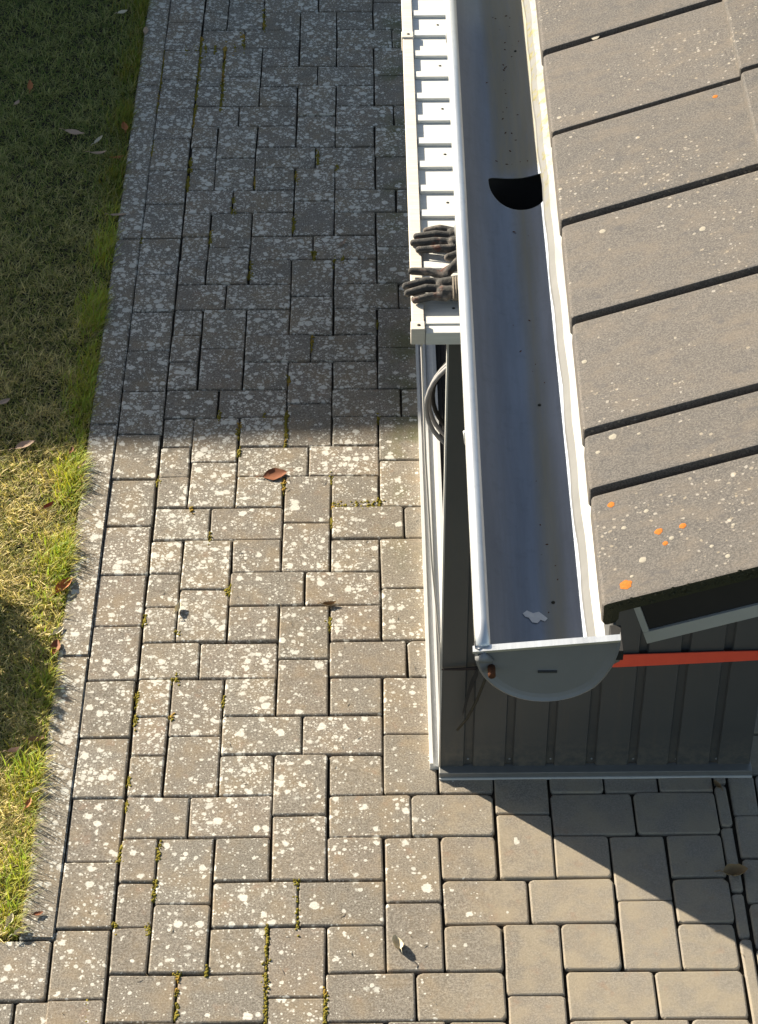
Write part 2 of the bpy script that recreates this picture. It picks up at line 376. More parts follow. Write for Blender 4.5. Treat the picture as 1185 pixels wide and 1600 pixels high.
# ================================================================== ROOF AND GUTTER
RZ = -.0078; RO = (.455, -1.5, 0)
roof = empty('tiled_roof', RO, RZ); tag(roof, 'low pitched roof of grey weathered concrete tiles with orange lichen', 'roof')
SL = math.radians(19); cs, sn = math.cos(SL), math.sin(SL); ZE = 2.03
def R3(s, v, n): s -= .003; return (s*cs-n*sn, v, ZE+s*sn+n*cs)
vs = [.032, .294, .442, .747, 1.045, 1.353, 1.657, 1.96, 2.263]
tilts = [.003, .0065, .006, .0065, .0065, .0015, .0055, .0055]
prof = [(.40, 0), (.03, 0), (.006, -.0003), (.0015, -.002), (0, -.006), (-.003, -.016), (-.009, -.034), (-.007, -.040), (.004, -.040), (.011, -.034), (.016, -.021), (.40, -.018)]
def roof_tile(s0, n0, v0, v1, tilt, last=False):
    V, F = [], []; secs = [(v0, -.0022, .006), (v0+.0012, -.0006, .002), (v0+.005, 0, 0), (v1-.017, 0, 0), (v1-.0125, -.0006, .002), (v1-.011, -.0022, .006)]
    K = len(prof)
    for (v, dn, ds) in secs:
        tt = tilt*(1-(v-v0)/(v1-v0))
        for (s, n) in prof:
            top = n > -.02
            V.append(R3(s0+s+(ds if s < .02 else 0), v, n0+n+tt+(dn if top else 0)))
    for i in range(len(secs)-1):
        for k in range(K): F.append((i*K+k, i*K+(k+1) % K, (i+1)*K+(k+1) % K, (i+1)*K+k))
    F.append(tuple(range(K))[::-1]); F.append(tuple((len(secs)-1)*K+k for k in range(K)))
    me = fixn(pyd('roof_tile', V, F)); me.materials.append(M_TILE); me.materials.append(M_MOSSEDGE)
    if last:
        for f in me.polygons:
            if all(me.vertices[q].co.y < v0+.0014 for q in f.vertices): f.material_index = 1
    return link('roof_tile', me, None, roof)
tiles = []
for c in range(4):
    for i in range(len(vs)-1): tiles.append(roof_tile(c*.372, c*.024 if c < 1 else .012+c*.004, vs[i], vs[i+1], tilts[i], i == 0))
def lathe_box(name, s0, s1, n0, n1, v0, v1, mat, parent):
    V = [R3(s, v, n) for v in (v0, v1) for (s, n) in ((s0, n0), (s1, n0), (s1, n1), (s0, n1))]
    return link(name, fixn(pyd(name, V, [(0, 1, 2, 3), (4, 5, 6, 7), (0, 1, 5, 4), (1, 2, 6, 5), (2, 3, 7, 6), (3, 0, 4, 7)])), mat, parent)
lathe_box('roof_deck', .055, 1.52, -.075, -.044, .075, 2.255, M_DECK, roof)
lathe_box('barge_board', .050, 1.52, -.094, -.026, .060, .0735, M_BARGE, roof)
lathe_box('edge_trim', .040, 1.52, -.118, -.0945, .056, .0735, M_LTRIM, roof)
lathe_box('edge_trim', .040, .0495, -.0940, -.030, .056, .0735, M_LTRIM, roof)
# mossy broken crust along the verge edge
V, F = [], []
for i in range(240):
    s = random.uniform(.01, .40); b0 = len(V); r = random.uniform(.0015, .0035); n = random.uniform(-.016, -.001); v = .0315+random.uniform(-.001, .003)
    for (a, b, c_) in ((1, 0, 0), (-1, 0, 0), (0, 1, 0), (0, -1, 0), (0, 0, 1), (0, 0, -1)): V.append(R3(s+a*r*1.6, v+b*r*.6, n+c_*r+tilts[0]))
    F += [tuple(b0+q for q in f) for f in ((0, 2, 4), (2, 1, 4), (1, 3, 4), (3, 0, 4), (2, 0, 5), (1, 2, 5), (3, 1, 5), (0, 3, 5))]
o = link('verge_moss', pyd('verge_moss', V, F), M_MOSSEDGE, roof); o['kind'] = 'stuff'
# orange and pale lichen patches, each on its own tile
def patch(s, v, r, mat, tilt, name='lichen_patch', tile=None):
    me = disc_dome('lichen_patch', r, .0005, 18, .13, int(s*9999+v*777))
    o = link(name, me, mat, tile or tiles[0]); o.location = R3(s, v, tilt+.0004); o.rotation_euler = (0, -SL, 0); return o
for (X, Y, r, mt) in ((.493, -1.437, .0095, 0), (.485, -1.249, .006, 0), (.549, -1.338, .0065, 0), (.584, -1.339, .006, 0), (.556, -1.368, .0045, 0), (.566, -1.360, .004, 1), (.521, -1.392, .006, 1), (.503, -1.422, .003, 1), (.62, -1.40, .0035, 1), (.655, -1.365, .003, 1), (.64, -1.43, .004, 1), (.50, -1.31, .004, 1), (.535, -1.285, .004, 1)):
    s = (X-.455)/cs; v = Y+1.5; patch(s, v, r, (M_ORANGE, M_PALE, M_PALE)[mt], tilts[0]*(1-(v-vs[0])/(vs[1]-vs[0])))
for (X, Y, r, mt, k) in ((.50, -1.09, .0065, 1, 1), (.475, -1.12, .004, 1, 1), (.54, -1.10, .003, 1, 1), (.755, -.191, .005, 0, 4), (.56, .155, .009, 1, 5), (.69, -.60, .006, 1, 3), (.47, -.88, .005, 1, 2), (.525, -.52, .006, 1, 3)):
    v = Y+1.5; k = max(i for i in range(len(vs)-1) if vs[i] <= v)
    patch((X-.455)/cs, v, r, (M_ORANGE, M_PALE)[mt], tilts[k]*(1-(v-vs[k])/(vs[k+1]-vs[k])), tile=tiles[k])
# eave flashing hanging into the gutter
V = []; F = []
sec = [(.022, 1.982), (.015, 1.983), (.004, 1.982), (-.010, 1.972), (-.019, 1.957), (-.021, 1.950), (-.019, 1.949), (.022, 1.978)]
NV = 40
for i in range(NV+1):
    v = -.03+2.3*i/NV; wz = .0012*math.sin(i*1.7)+.0008*math.sin(i*.63)
    for (a, z) in sec: V.append((a+(wz if a < .0 else 0), v, z))
K = len(sec)
for i in range(NV):
    for k in range(K): F.append((i*K+k, i*K+(k+1) % K, (i+1)*K+(k+1) % K, (i+1)*K+k))
F += [tuple(range(K)), tuple(NV*K+k for k in range(K))]
link('eave_flashing', fixn(pyd('eave_flashing', V, F)), M_FLASH, roof, False)
# wall plate and the house wall that carry it, to the right of the picture
for v in (.12, 2.15):
    link('post', box('post', (1.32, v, -.08), (1.42, v+.10, 2.40), .004), M_BARGE, roof)
link('ridge_beam', box('ridge_beam', (1.33, .09, 2.335), (1.41, 2.26, 2.405), .004), M_BARGE, roof)

gut = empty('rain_gutter', RO, RZ); tag(gut, 'half-round galvanised rain gutter along the tiled eave', 'gutter')
UC, ZC, RG = -.088, 2.026, .102
A0, A1, AC = math.radians(176), math.radians(327), math.radians(360)
HV, HA, HB = 1.322, .068, .056; HU = .402-.455           # outlet hole
a_c = math.pi*1.5+math.asin((HU-UC)/RG)
na = 72; vl = [-.045, .0, .3, .6, .9, 1.15]+[1.20+.18*i/72 for i in range(73)]+[1.5, 1.9, 2.3]
def hd(a, v):
    x = (a-a_c)*RG/HA; w_ = v-HV+.30*x*HA; yv = w_/(HB*(.5 if w_ > 0 else 1.5)); return (abs(x)**2.3+abs(yv)**2.3)**(1/2.3), x, yv
idx = {}; V = []; F = []
for j, v in enumerate(vl):
    for i in range(na+1):
        a = A0+(A1-A0)*i/na; d, x, yv = hd(a, v); aa, vv = a, v
        if .6 < d < 1: aa = a_c+(a-a_c)/d; vv = HV-.30*x*HA/d+(v-HV+.30*x*HA)/d
        idx[i, j] = (len(V), d); V.append((UC+RG*math.cos(aa), vv, ZC+RG*math.sin(aa)))
for j in range(len(vl)-1):
    for i in range(na):
        q = [idx[i, j], idx[i+1, j], idx[i+1, j+1], idx[i, j+1]]
        if all(k[1] < 1 for k in q): continue
        F.append(tuple(k[0] for k in q))
me = pyd('trough', V, F); bm = bmesh.new(); bm.from_mesh(me); bmesh.ops.delete(bm, geom=[v for v in bm.verts if not v.link_faces], context='VERTS'); bm.to_mesh(me); bm.free()
tr = link('trough', me, M_GUTTER, gut, True); md = tr.modifiers.new('thickness', 'SOLIDIFY'); md.thickness = .0014; md.offset = 0
link('front_bead', tube('front_bead', [(UC-RG+.0085, v, 2.027) for v in (-.052, .0, .5, 1, 1.5, 2.3)], .0118, 16), M_ZINC, gut, True)
link('outlet_spout', tube('outlet_spout', [(HU, HV-.022, z) for z in (1.921, 1.86, 1.70)], [.100, .070, .05], 24, caps=False), M_BLACK, gut, True)  # coloured black so the outlet hole looks dark inside
link('spout_bend', tube('spout_bend', [(HU, HV-.006, 1.71), (HU+.03, HV, 1.64), (HU+.3, HV, 1.45), (HU+1.0, HV, 1.35), (1.40, HV, 1.32)], [.05, .05, .05, .05, .05], 16), M_BLACK, gut, True)
# end cap: a pressed half disc with a flange along its top
def capring(r, v, zlift=.0):
    out = []
    for i in range(29):
        a = A0+(AC-A0)*i/28; out.append((UC+r*math.cos(a), v, ZC+r*math.sin(a)+.022*max(0, (a-math.pi*1.75)/(math.pi*.25))))
    return out
rings = [capring(RG+.0035, -.040), capring(RG+.0035, -.056), capring(RG-.001, -.060), capring(RG-.006, -.057), capring(RG-.012, -.055)]
V = sum(rings, []); F = []
for r in range(4):
    for i in range(28): F.append((r*29+i, r*29+i+1, (r+1)*29+i+1, (r+1)*29+i))
F.append(tuple(4*29+i for i in range(29)))
cap = link('end_cap', fixn(pyd('end_cap', V, F)), M_CAP, gut)
zl, zr = ZC+.004, ZC+.0265
link('cap_flange', fixn(pyd('cap_flange', [(UC-RG-.006, -.0625, zl), (UC+RG+.002, -.0625, zr), (UC+RG+.002, -.050, zr), (UC-RG-.006, -.050, zl), (UC-RG-.006, -.0625, zl-.004), (UC+RG+.002, -.0625, zr-.004), (UC+RG+.002, -.050, zr-.004), (UC-RG-.006, -.050, zl-.004)], [(0, 1, 2, 3), (4, 5, 6, 7), (0, 1, 5, 4), (1, 2, 6, 5), (2, 3, 7, 6), (3, 0, 4, 7)])), M_ZINC, cap)
# bead end folded over the cap's corner
link('bead_end', tube('bead_end', [(UC-RG+.004, -.060, 2.022), (UC-RG+.012, -.060, 2.015), (UC-RG+.024, -.058, 2.006)], [.0105, .008, .003], 12), M_CAP, cap, True)
link('rusty_bolt', tube('rusty_bolt', [(UC-RG+.022, -.075, 1.993), (UC-RG+.022, -.056, 1.993)], .0058, 8), M_RUST, cap, True)
link('stamp', box('stamp', (UC-.012, -.0580, 1.982), (UC+.016, -.0555, 1.985)), M_STAMP, cap).rotation_euler = (0, 0, 0)
# pale stub at the flashing end, then a black block standing in for the shaded notch
link('bracket_notch', box('bracket_notch', (-.006, -.041, 1.990), (.008, -.015, 2.006), .001), M_ZINC, gut)
link('bracket_notch', box('bracket_notch', (.009, -.035, 1.985), (.026, .02, 2.004), .001), M_BLACK, gut)
def on_trough(X, Y, lift=.0016):
    u = X-.455; v = Y+1.5; d = u-UC; return (u, v, ZC-math.sqrt(max(1e-6, RG*RG-d*d))+lift), -math.asin(d/RG)
V = []; F = []; pts = [(-.016, .004), (-.010, .009), (-.002, .006), (.006, .008), (.012, .003), (.017, -.002), (.013, -.006), (.008, -.003), (.003, -.008), (-.004, -.007), (-.008, -.001), (-.013, 0)]
V = [on_trough(.362+a*1.15, -1.381+b*1.6, .0018)[0] for a, b in pts]+[on_trough(.362, -1.381, .0022)[0]]; F = [(i, (i+1) % 12, 12) for i in range(12)]
o = link('white_splash', pyd('white_splash', V, F), M_SPLASH, gut)
for (X, Y) in ((.397, -.86), (.392, -1.35), (.41, .33)):
    l, an = on_trough(X, Y, .001); o = link('rivet', disc_dome('rivet', .0035, .003, 8, .05, 3), M_DSCREW, gut); o.location = l
V, F = [], []; R = random.Random(5)
for i in range(52):
    v = R.uniform(1.40, 2.0) if i < 34 else R.uniform(.0, 1.2); X = .455+UC+.02+R.gauss(0, .018 if i < 34 else .012); b = len(V); r_ = R.uniform(.0006, .0018); l = on_trough(X, v-1.5, .001)[0]; a = R.uniform(0, 6.28); e = R.uniform(1, 3)
    V += [(l[0]+r_*e*math.cos(a), l[1]+r_*e*math.sin(a), l[2]), (l[0]-r_*math.sin(a), l[1]+r_*math.cos(a), l[2]), (l[0]-r_*e*math.cos(a), l[1]-r_*e*math.sin(a), l[2]), (l[0]+r_*math.sin(a), l[1]-r_*math.cos(a), l[2]), (l[0], l[1], l[2]+r_)]
    F += [(b, b+1, b+4), (b+1, b+2, b+4), (b+2, b+3, b+4), (b+3, b, b+4)]
o = link('silt_crumbs', pyd('silt_crumbs', V, F), M_RUST, gut); o['kind'] = 'stuff'
for v in (.45, 1.05, 1.75):                                  # straps carrying the trough, underneath
    pts = [(UC+(RG+.003)*math.cos(a), v, ZC+(RG+.003)*math.sin(a)) for a in [math.radians(180+180*i/14) for i in range(15)]]+[(UC+RG+.012, v, 2.0), (.10, v, 2.0)]
    link('hanger_strap', tube('hanger_strap', pts, .003, 6), M_ZINC, gut, True)

# ================================================================== SHED
shed = empty('metal_shed', (.286, .074, 0)); tag(shed, 'dark grey ribbed sheet metal shed standing on the paving under the roof', 'shed')
SX, SY = .286, .074
ribs = [(.344, .371), (.449, .473), (.554, .578), (.656, .683), (.764, .789), (.866, .891), (.971, .996)]
def sheet(name, z0, z1, dy):
    P = [(.286, .012), (.286, 0)]
    for a, b in ribs: P += [(a, 0), (a+.004, .010), (b-.004, .010), (b, 0)]
    P += [(1.076, 0), (1.076, .012)]
    V = []; n = len(P)
    for z in (z0, z1):
        for (x, d) in P: V.append((x-SX, d+dy, z))
    F = [(i, i+1, n+i+1, n+i) for i in range(n-1)]
    me = fixn(pyd(name, V, F)); o = link(name, me, M_PANEL, shed); md = o.modifiers.new('thickness', 'SOLIDIFY'); md.thickness = .001; return o
sheet('lower_sheet', .02, .392, 0.0); sheet('upper_sheet', .384, 1.374, -.005)
for (x, z) in ((.357, .039), (.463, .038), (.568, .037), (.673, .036), (.779, .034), (.889, .033), (.992, .032)):
    o = link('screw', disc_dome('screw', .0034, .0025, 8, 0, 1), M_SCREW, shed); o.location = (x-SX, .0095, z); o.rotation_euler = (math.pi/2, 0, 0)
link('base_rail', box('base_rail', (-.003, -.024, .0), (.795, .009, .022), .002), M_TRIM, shed)
link('base_rail', box('base_rail', (-.003, -.0275, .0), (.795, -.0245, .006)), M_ALU, shed)
link('corner_trim', box('corner_trim', (-.004, .0, .022), (.001, .026, 1.372)), M_ALU, shed)
# sliding door sill: two pale tracks with a dark slot
link('door_sill', box('door_sill', (-.026, .010, 0), (.036, 2.36, .012)), M_ALU, shed)
for (a, b, h) in ((-.026, -.0175, .022), (-.004, .003, .020), (.026, .036, .022)): link('sill_track', box('sill_track', (a, .011, .0125), (b, 2.355, h)), M_ALU, shed)
link('dark_gap_strip', box('dark_gap_strip', (.0365, .012, .0), (.05, 2.36, .016)), M_BLACK, shed)  # black strip added so the gap beside the sill stays dark
link('dark_floor_sheet', box('dark_floor_sheet', (.051, .03, .002), (.77, 2.33, .014)), M_BLACK, shed)  # black sheet added to keep the sunlit shed floor dark
link('back_sheet', box('back_sheet', (-.003, 2.365, 0), (.79, 2.38, 1.37)), M_PANEL, shed); link('side_sheet', box('side_sheet', (.775, .015, 0), (.79, 2.36, 1.37)), M_PANEL, shed)
# slatted lid
lid = empty('slatted_lid', (.205, .058, 1.376)); tag(lid, 'cream painted slatted lid with battens and an edge rail on the shed', 'lid')
LX, LY, LZ = .205, .058, 1.376
ZB = .026                                                    # top of the boards above lid base
nB = 23; pitch = .1045; yb = .030
for i in range(nB):
    y0 = yb+(i)*pitch
    link('board', box('board', (.028, y0+.0285, .004), (.86, y0+pitch+.0015-.003, ZB), .0012), M_CREAM, lid)
    # grooves lines: a narrow second plank step
    link('batten', box('batten', (.0295, y0-.0005, .004), (.86, y0+.0275, ZB+.0075), .0015), M_CREAM, lid)
    if i % 2 == 0:
        o = link('screw', disc_dome('screw', .004, .002, 8, 0, 1), M_DSCREW, lid); o.location = (.093, y0+.066, ZB+.0002)
ye = [.0, 1.262, 2.46]
for a, b in zip(ye, ye[1:]): link('edge_rail', box('edge_rail', (.001, a+.030, .002), (.0275, b-.002, ZB+.011), .0015), M_RAIL, lid)
for a in ye[:2]:
    bk = link('joint_block', box('joint_block', (-.002, a-.001, 0), (.0285, a+.0285, ZB+.0155), .0015), M_RAIL, lid)
    o = link('screw', disc_dome('screw', .0045, .002, 8, 0, 1), M_DSCREW, bk); o.location = (.015, a+.014, ZB+.0157)
link('front_rail', box('front_rail', (.030, .0005, -.002), (.86, .029, ZB+.004), .0015), M_CREAM, lid)

# strap, tail, cord, hose
st = empty('red_strap', (.70, .05, .38)); tag(st, 'flat red webbing strap pulled across the dark ribbed panel', 'strap')
def ribbon(name, pts, hw, mat, parent, org, th=.0025):
    V = []; F = []
    for (p, h) in zip(pts, hw):
        for (dy, dz) in ((0, h), (0, -h), (th, -h), (th, h)): V.append((p[0]-org[0], p[1]+dy-org[1], p[2]+dz-org[2]))
    for i in range(len(pts)-1):
        for k in range(4): F.append((i*4+k, i*4+(k+1) % 4, i*4+4+(k+1) % 4, i*4+4+k))
    F += [(0, 1, 2, 3), tuple(4*len(pts)-4+k for k in range(4))]
    return link(name, fixn(pyd(name, V, F)), mat, parent)
so = (.70, .05, .38)
ribbon('taut_webbing', [(.60, .060, .405), (.72, .060, .408), (.85, .0595, .414), (.97, .060, .419), (1.08, .0605, .423)], [.020, .0205, .019, .0175, .015], M_RED, st, so)
ribbon('shaded_webbing', [(.284, .061, .382), (.33, .058, .386), (.40, .056, .392), (.50, .057, .398), (.60, .0595, .405)], [.002, .004, .006, .012, .02], M_MAROON, st, so)  # left run of the strap, crease shade put into its colour
tl = empty('strap_tail', (.37, .055, .30)); tag(tl, 'dark thin strap end with its shadow modelled on the ribbed panel beside the gutter cap', 'strap')
ribbon('tail_shadow', [(.374, .052, .386), (.355, .050, .331), (.345, .050, .275), (.338, .052, .236)], [.014, .022, .02, .006], M_BLACK, tl, (.37, .055, .30))  # flat black ribbon modelled as the tail's shadow on the panel
link('thin_cord', tube('thin_cord', [(.395-.37, -.004, .375-.30), (.389-.37, -.005, .352-.30), (.372-.37, -.006, .286-.30), (.350-.37, -.005, .222-.30), (.326-.37, -.003, .179-.30)], .0035, 6), M_DSCREW, tl, True)
cd = link('hanging_cord', tube('hanging_cord', [(.226, .066, 1.378), (.2385, .068, 1.05), (.257, .070, .72), (.279, .072, .46), (.2835, .0725, .2), (.2845, .072, .024)], .0024, 8), M_CORD, None, True)
tag(cd, 'thin white cord running from the lid corner down to the shed corner', 'cord')
hs = empty('hose_coil', (.464, 1.2, .016)); tag(hs, 'pale grey hose loop bulging out behind the dark panel edge', 'hose')
for k, (dy, r, dx) in enumerate(((0, .19, 0), (.026, .186, .004), (.052, .182, .012))):
    pts = [(dx+r*math.cos(a), dy, .288+r*1.0*math.sin(a)) for a in [2*math.pi*i/40 for i in range(40)]]
    link('hose_turn', tube('hose_turn', pts, .0068, 10, closed=True), M_HOSE if k < 2 else M_BLACK, hs, True)
bx_ = empty('dark_filler_crate', (.62, 1.45, .014)); tag(bx_, 'black crate added inside the shed to darken the space behind the hose', 'crate')  # crate added to make the inside of the hose loop black
link('crate_body', box('crate_body', (-.27, -.18, 0), (.27, .5, .34), .01), M_BLACK, bx_)
link('crate_rim', box('crate_rim', (-.28, -.19, .3405), (.28, .51, .365), .006), M_BLACK, bx_)

# ------------------------------------------------------------------ gloves
def blob(name, chains, mat, parent, vox=.0028):
    bm = bmesh.new()
    for pts, rad in chains:
        me = tube('t', pts, rad, 10); t = bmesh.new(); t.from_mesh(me)
        n = len(t.verts)
        me2 = bpy.data.meshes.new('x'); t.to_mesh(me2); t.free(); bm.from_mesh(me2); bpy.data.meshes.remove(me2); bpy.data.meshes.remove(me)
        for p, r in ((pts[0], rad[0]), (pts[-1], rad[-1])):
            bmesh.ops.create_uvsphere(bm, u_segments=10, v_segments=7, radius=r, matrix=Matrix.Translation(p))
    me = bpy.data.meshes.new(name); bm.to_mesh(me); bm.free()
    o = link(name, me, mat, parent, True); md = o.modifiers.new('merge', 'REMESH'); md.mode = 'VOXEL'; md.voxel_size = vox*.75; md.use_smooth_shade = True
    sm = o.modifiers.new('soft', 'SMOOTH'); sm.iterations = 3; sm.factor = .5
    return o
def glove(label, loc, fingers, palm, cuff):
    e = empty('work_glove', loc); tag(e, label, 'glove', 'pair of worn work gloves')
    blob('hand', fingers+palm, M_GLOVE, e)
    if cuff:
        V = []; F = []; n = 20; K = 26; (x0, x1, yc, zc, hy, hz) = cuff
        for i in range(K+1):
            x = x0+(x1-x0)*i/K; bl = 1+.07*(i % 2)+.12*i/K
            for k in range(n): a = 2*math.pi*k/n; V.append((x, yc+hy*bl*math.cos(a), zc+hz*bl*math.sin(a)))
        for i in range(K):
            for k in range(n): F.append((i*n+k, i*n+(k+1) % n, (i+1)*n+(k+1) % n, (i+1)*n+k))
        F += [tuple(range(n)), tuple(K*n+k for k in range(n))]
        link('ribbed_cuff', fixn(pyd('ribbed_cuff', V, F)), M_CUFF, e, False)
ZG = 1.4105
glove('worn dark work glove palm down across the lid boards, further one', (.25, .385, ZG),
      [([(.055, .036, .014), (.025, .043, .017), (-.006, .041, .012)], [.0095, .0092, .0078]),
       ([(.055, .013, .015), (.016, .016, .019), (-.028, .018, .012)], [.0100, .0098, .0082]),
       ([(.055, -.010, .015), (.012, -.010, .018), (-.036, -.006, .011)], [.0100, .0098, .0082]),
       ([(.055, -.034, .014), (.022, -.037, .016), (-.024, -.034, .011)], [.0100, .0096, .0082]),
       ([(.085, -.040, .015), (.060, -.060, .014), (.040, -.066, .012)], [.012, .011, .009])],
      [([(.055, .020, .016), (.10, .022, .018), (.14, .016, .018)], [.016, .018, .018]), ([(.055, -.014, .016), (.10, -.018, .018), (.14, -.010, .018)], [.016, .018, .018])],
      (.14, .20, .003, .018, .034, .017))
glove('worn dark work glove with its fingers over the rail, nearer one', (.25, .195, ZG),
      [([(.035, .044, .015), (.0, .060, .018), (-.042, .066, .016)], [.0105, .010, .0085]),
       ([(.03, .020, .016), (-.012, .020, .021), (-.056, .012, .014)], [.0102, .0100, .0085]),
       ([(.03, -.005, .016), (-.012, -.005, .020), (-.052, -.013, .013)], [.0102, .0100, .0085]),
       ([(.03, -.030, .014), (.0, -.031, .017), (-.036, -.039, .012)], [.0098, .0094, .0080]),
       ([(.03, .060, .014), (.062, .088, .018), (.085, .105, .026)], [.011, .0115, .011]),
       ([(.04, .055, .022), (.060, .075, .034), (.09, .072, .034)], [.010, .011, .010])],
      [([(.025, .010, .018), (.06, .014, .020), (.10, .02, .020)], [.016, .018, .017]), ([(.025, -.018, .017), (.06, -.018, .018), (.10, -.016, .018)], [.015, .017, .016])],
      (.046, .115, -.006, .020, .037, .0185))

# ------------------------------------------------------------------ moss in the joints
MOSS = [(-0.414,-0.157),(-0.418,-0.192),(-0.421,-0.295),(-0.421,-0.329),(-0.425,-0.434),(-0.431,-0.428),(-0.512,-0.212),(-0.509,-0.420),(-0.349,-0.566),(-0.348,-0.613),(-0.345,-0.669),(-0.555,-0.654),(-0.553,-0.685),(-0.282,-0.555),(-0.509,-0.038),(-0.509,-0.177),(-0.144,-0.428),(-0.143,-0.463),(-0.142,-0.498),(-0.142,-0.533),(-0.141,-0.567),(-0.140,-0.601),(-0.140,-0.635),(-0.139,-0.668),(-0.138,-0.701),(-0.001,-0.617),(-0.001,-0.644),(-0.002,-0.670),(-0.002,-0.697),(-0.074,-0.292),(-0.073,-0.332),(-0.072,-0.372),(-0.072,-0.412),(-0.508,0.640),(-0.508,0.655),(-0.506,0.346),(-0.508,0.360),(-0.506,0.256),(-0.506,0.280),(-0.412,0.418),(-0.414,0.283),(-0.284,0.763),(-0.277,0.767),(-0.508,0.050),(-0.412,0.598),(-0.001,0.623),(-0.000,0.638),(-0.279,0.763),(-0.289,0.767),(-0.279,0.337),(-0.509,1.237),(-0.405,1.112),(-0.276,1.373),(-0.278,1.497),(-0.347,0.984),(-0.344,1.545),(-0.284,1.466),(-0.140,1.543),(-0.140,1.511),(-0.140,1.480),(-0.140,1.449),(-0.140,1.418),(0.007,1.122),(0.023,1.122),(0.040,1.122),(0.056,1.122),(0.073,1.122),(0.089,1.122),(0.106,1.122),(0.122,1.122),(0.139,1.122),(0.002,1.046),(0.004,1.057),(-0.141,1.207),(-0.138,1.222),(0.000,1.242),(0.140,1.527),(0.139,1.145),(-0.066,1.931),(-0.068,1.899),(-0.137,1.488),(-0.140,1.518),(-0.137,1.452),(-0.136,1.728),(0.139,2.009),(-0.205,1.537),(-0.135,2.897),(-0.129,2.852),(-0.069,2.414),(-0.064,2.398),(0.001,2.378),(0.029,2.378),(-0.138,2.565),(-0.138,2.616),(0.010,2.931),(-0.062,3.015),(-0.062,2.978),(-0.652,3.736),(-0.652,3.681),(-0.652,3.626),(-0.651,3.572),(-0.650,3.519),(-0.650,3.466),(-0.650,3.413),(-0.650,3.361),(-0.512,3.832),(-0.511,3.762),(-0.511,3.693),(-0.510,3.625),(-0.510,3.558),(-0.510,3.492),(-0.510,3.426),(-0.510,3.361),(-0.510,3.297),(-0.510,3.234),(-0.419,3.781),(-0.419,3.719),(-0.419,3.657),(-0.419,3.596),(-0.419,3.536),(-0.419,3.476),(-0.419,3.417),(-0.419,3.358),(-0.567,3.776),(-0.531,3.777),(-0.494,3.778),(-0.458,3.779),(-0.421,3.779),(-0.384,3.780),(-0.348,3.780),(-0.355,3.839),(-0.359,3.879),(-0.280,4.029),(-0.279,3.968),(-0.278,3.927),(-0.648,3.087),(-0.648,3.062),(-0.508,2.984),(-0.510,2.929),(-0.511,2.875),(-0.512,2.822),(-0.648,3.069),(-0.648,3.032),(-0.345,2.732),(-0.345,2.671),(-0.415,2.535),(-0.415,2.485),(-0.648,2.488),(-0.274,2.336),(-0.274,2.287),(-0.278,2.845)]
V, F = [], []
def mossbump(x, y, r, h, n=7):
    b = len(V); V.append((x, y, h))
    for k, (q, hh) in enumerate(((.6, .75), (1.0, -.5))):
        for i in range(n): a = 2*math.pi*i/n+k*.4; rr = r*q*random.uniform(.8, 1.2); V.append((x+rr*math.cos(a), y+rr*math.sin(a), h*hh if hh > 0 else -.008))
    for i in range(n): F.append((b, b+1+i, b+1+(i+1) % n)); F.append((b+1+i, b+1+n+i, b+1+n+(i+1) % n, b+1+(i+1) % n))
for (x, y) in MOSS:
    big = random.random() < .35; far = y > 3
    for k in range(random.randint(9, 17)):
        sx = .0026 if not big else .005; sy = .012 if not far else .02
        mossbump(x+random.gauss(0, sx), y+random.gauss(0, sy), random.uniform(.0022, .0058), random.uniform(.0008, .003))
ms = link('moss', pyd('moss', V, F), M_MOSS, None, True); tag(ms, 'olive and ochre moss tufts growing in the paving joints', 'moss', kind='stuff')

# ------------------------------------------------------------------ fallen leaves
def leaf(label, x, y, z, L, mat, rz, curl=1.2, fold=.5, tilt=(0, 0), wf=.5, stem=True):
    e = empty('fallen_leaf', (x, y, z), rz); tag(e, label, 'leaf', 'fallen autumn leaves')
    e.rotation_euler = (tilt[0], tilt[1], rz); V = []; F = []; n, m = 9, 5; R = random.Random(int(x*1e4+y*1e3))
    for i in range(n+1):
        t = i/n; wd = L*wf*(math.sin(math.pi*min(1, t*.98+.01))**.75)*(1.05-.35*t)/1.0*.5; xx = (t-.5)*L
        th = (t-.5)*curl; rr = 1/curl if abs(curl) > .01 else 1e6
        bx, bz = L*rr*math.sin(th), L*rr*(1-math.cos(th))
        for k in range(m):
            s = (k/(m-1)-.5)*2; yy = s*wd*(1+R.uniform(-.1, .1)); zz = bz+abs(s)**1.5*wd*fold+R.uniform(-.03, .03)*L*.6
            V.append((bx, yy*(1-.25*fold*abs(s)), max(0, zz)+.0015))
    for i in range(n):
        for k in range(m-1): a = i*m+k; F.append((a, a+m, a+m+1, a+1))
    o = link('blade', pyd('blade', V, F), mat, e, True)
    if stem:
        b = V[2]; link('stem', tube('stem', [(b[0]-.30*L, .05*L, b[2]+.03*L), (b[0]-.12*L, .02*L, b[2]+.005), b], .0011, 5), mat, e, True)
    return e
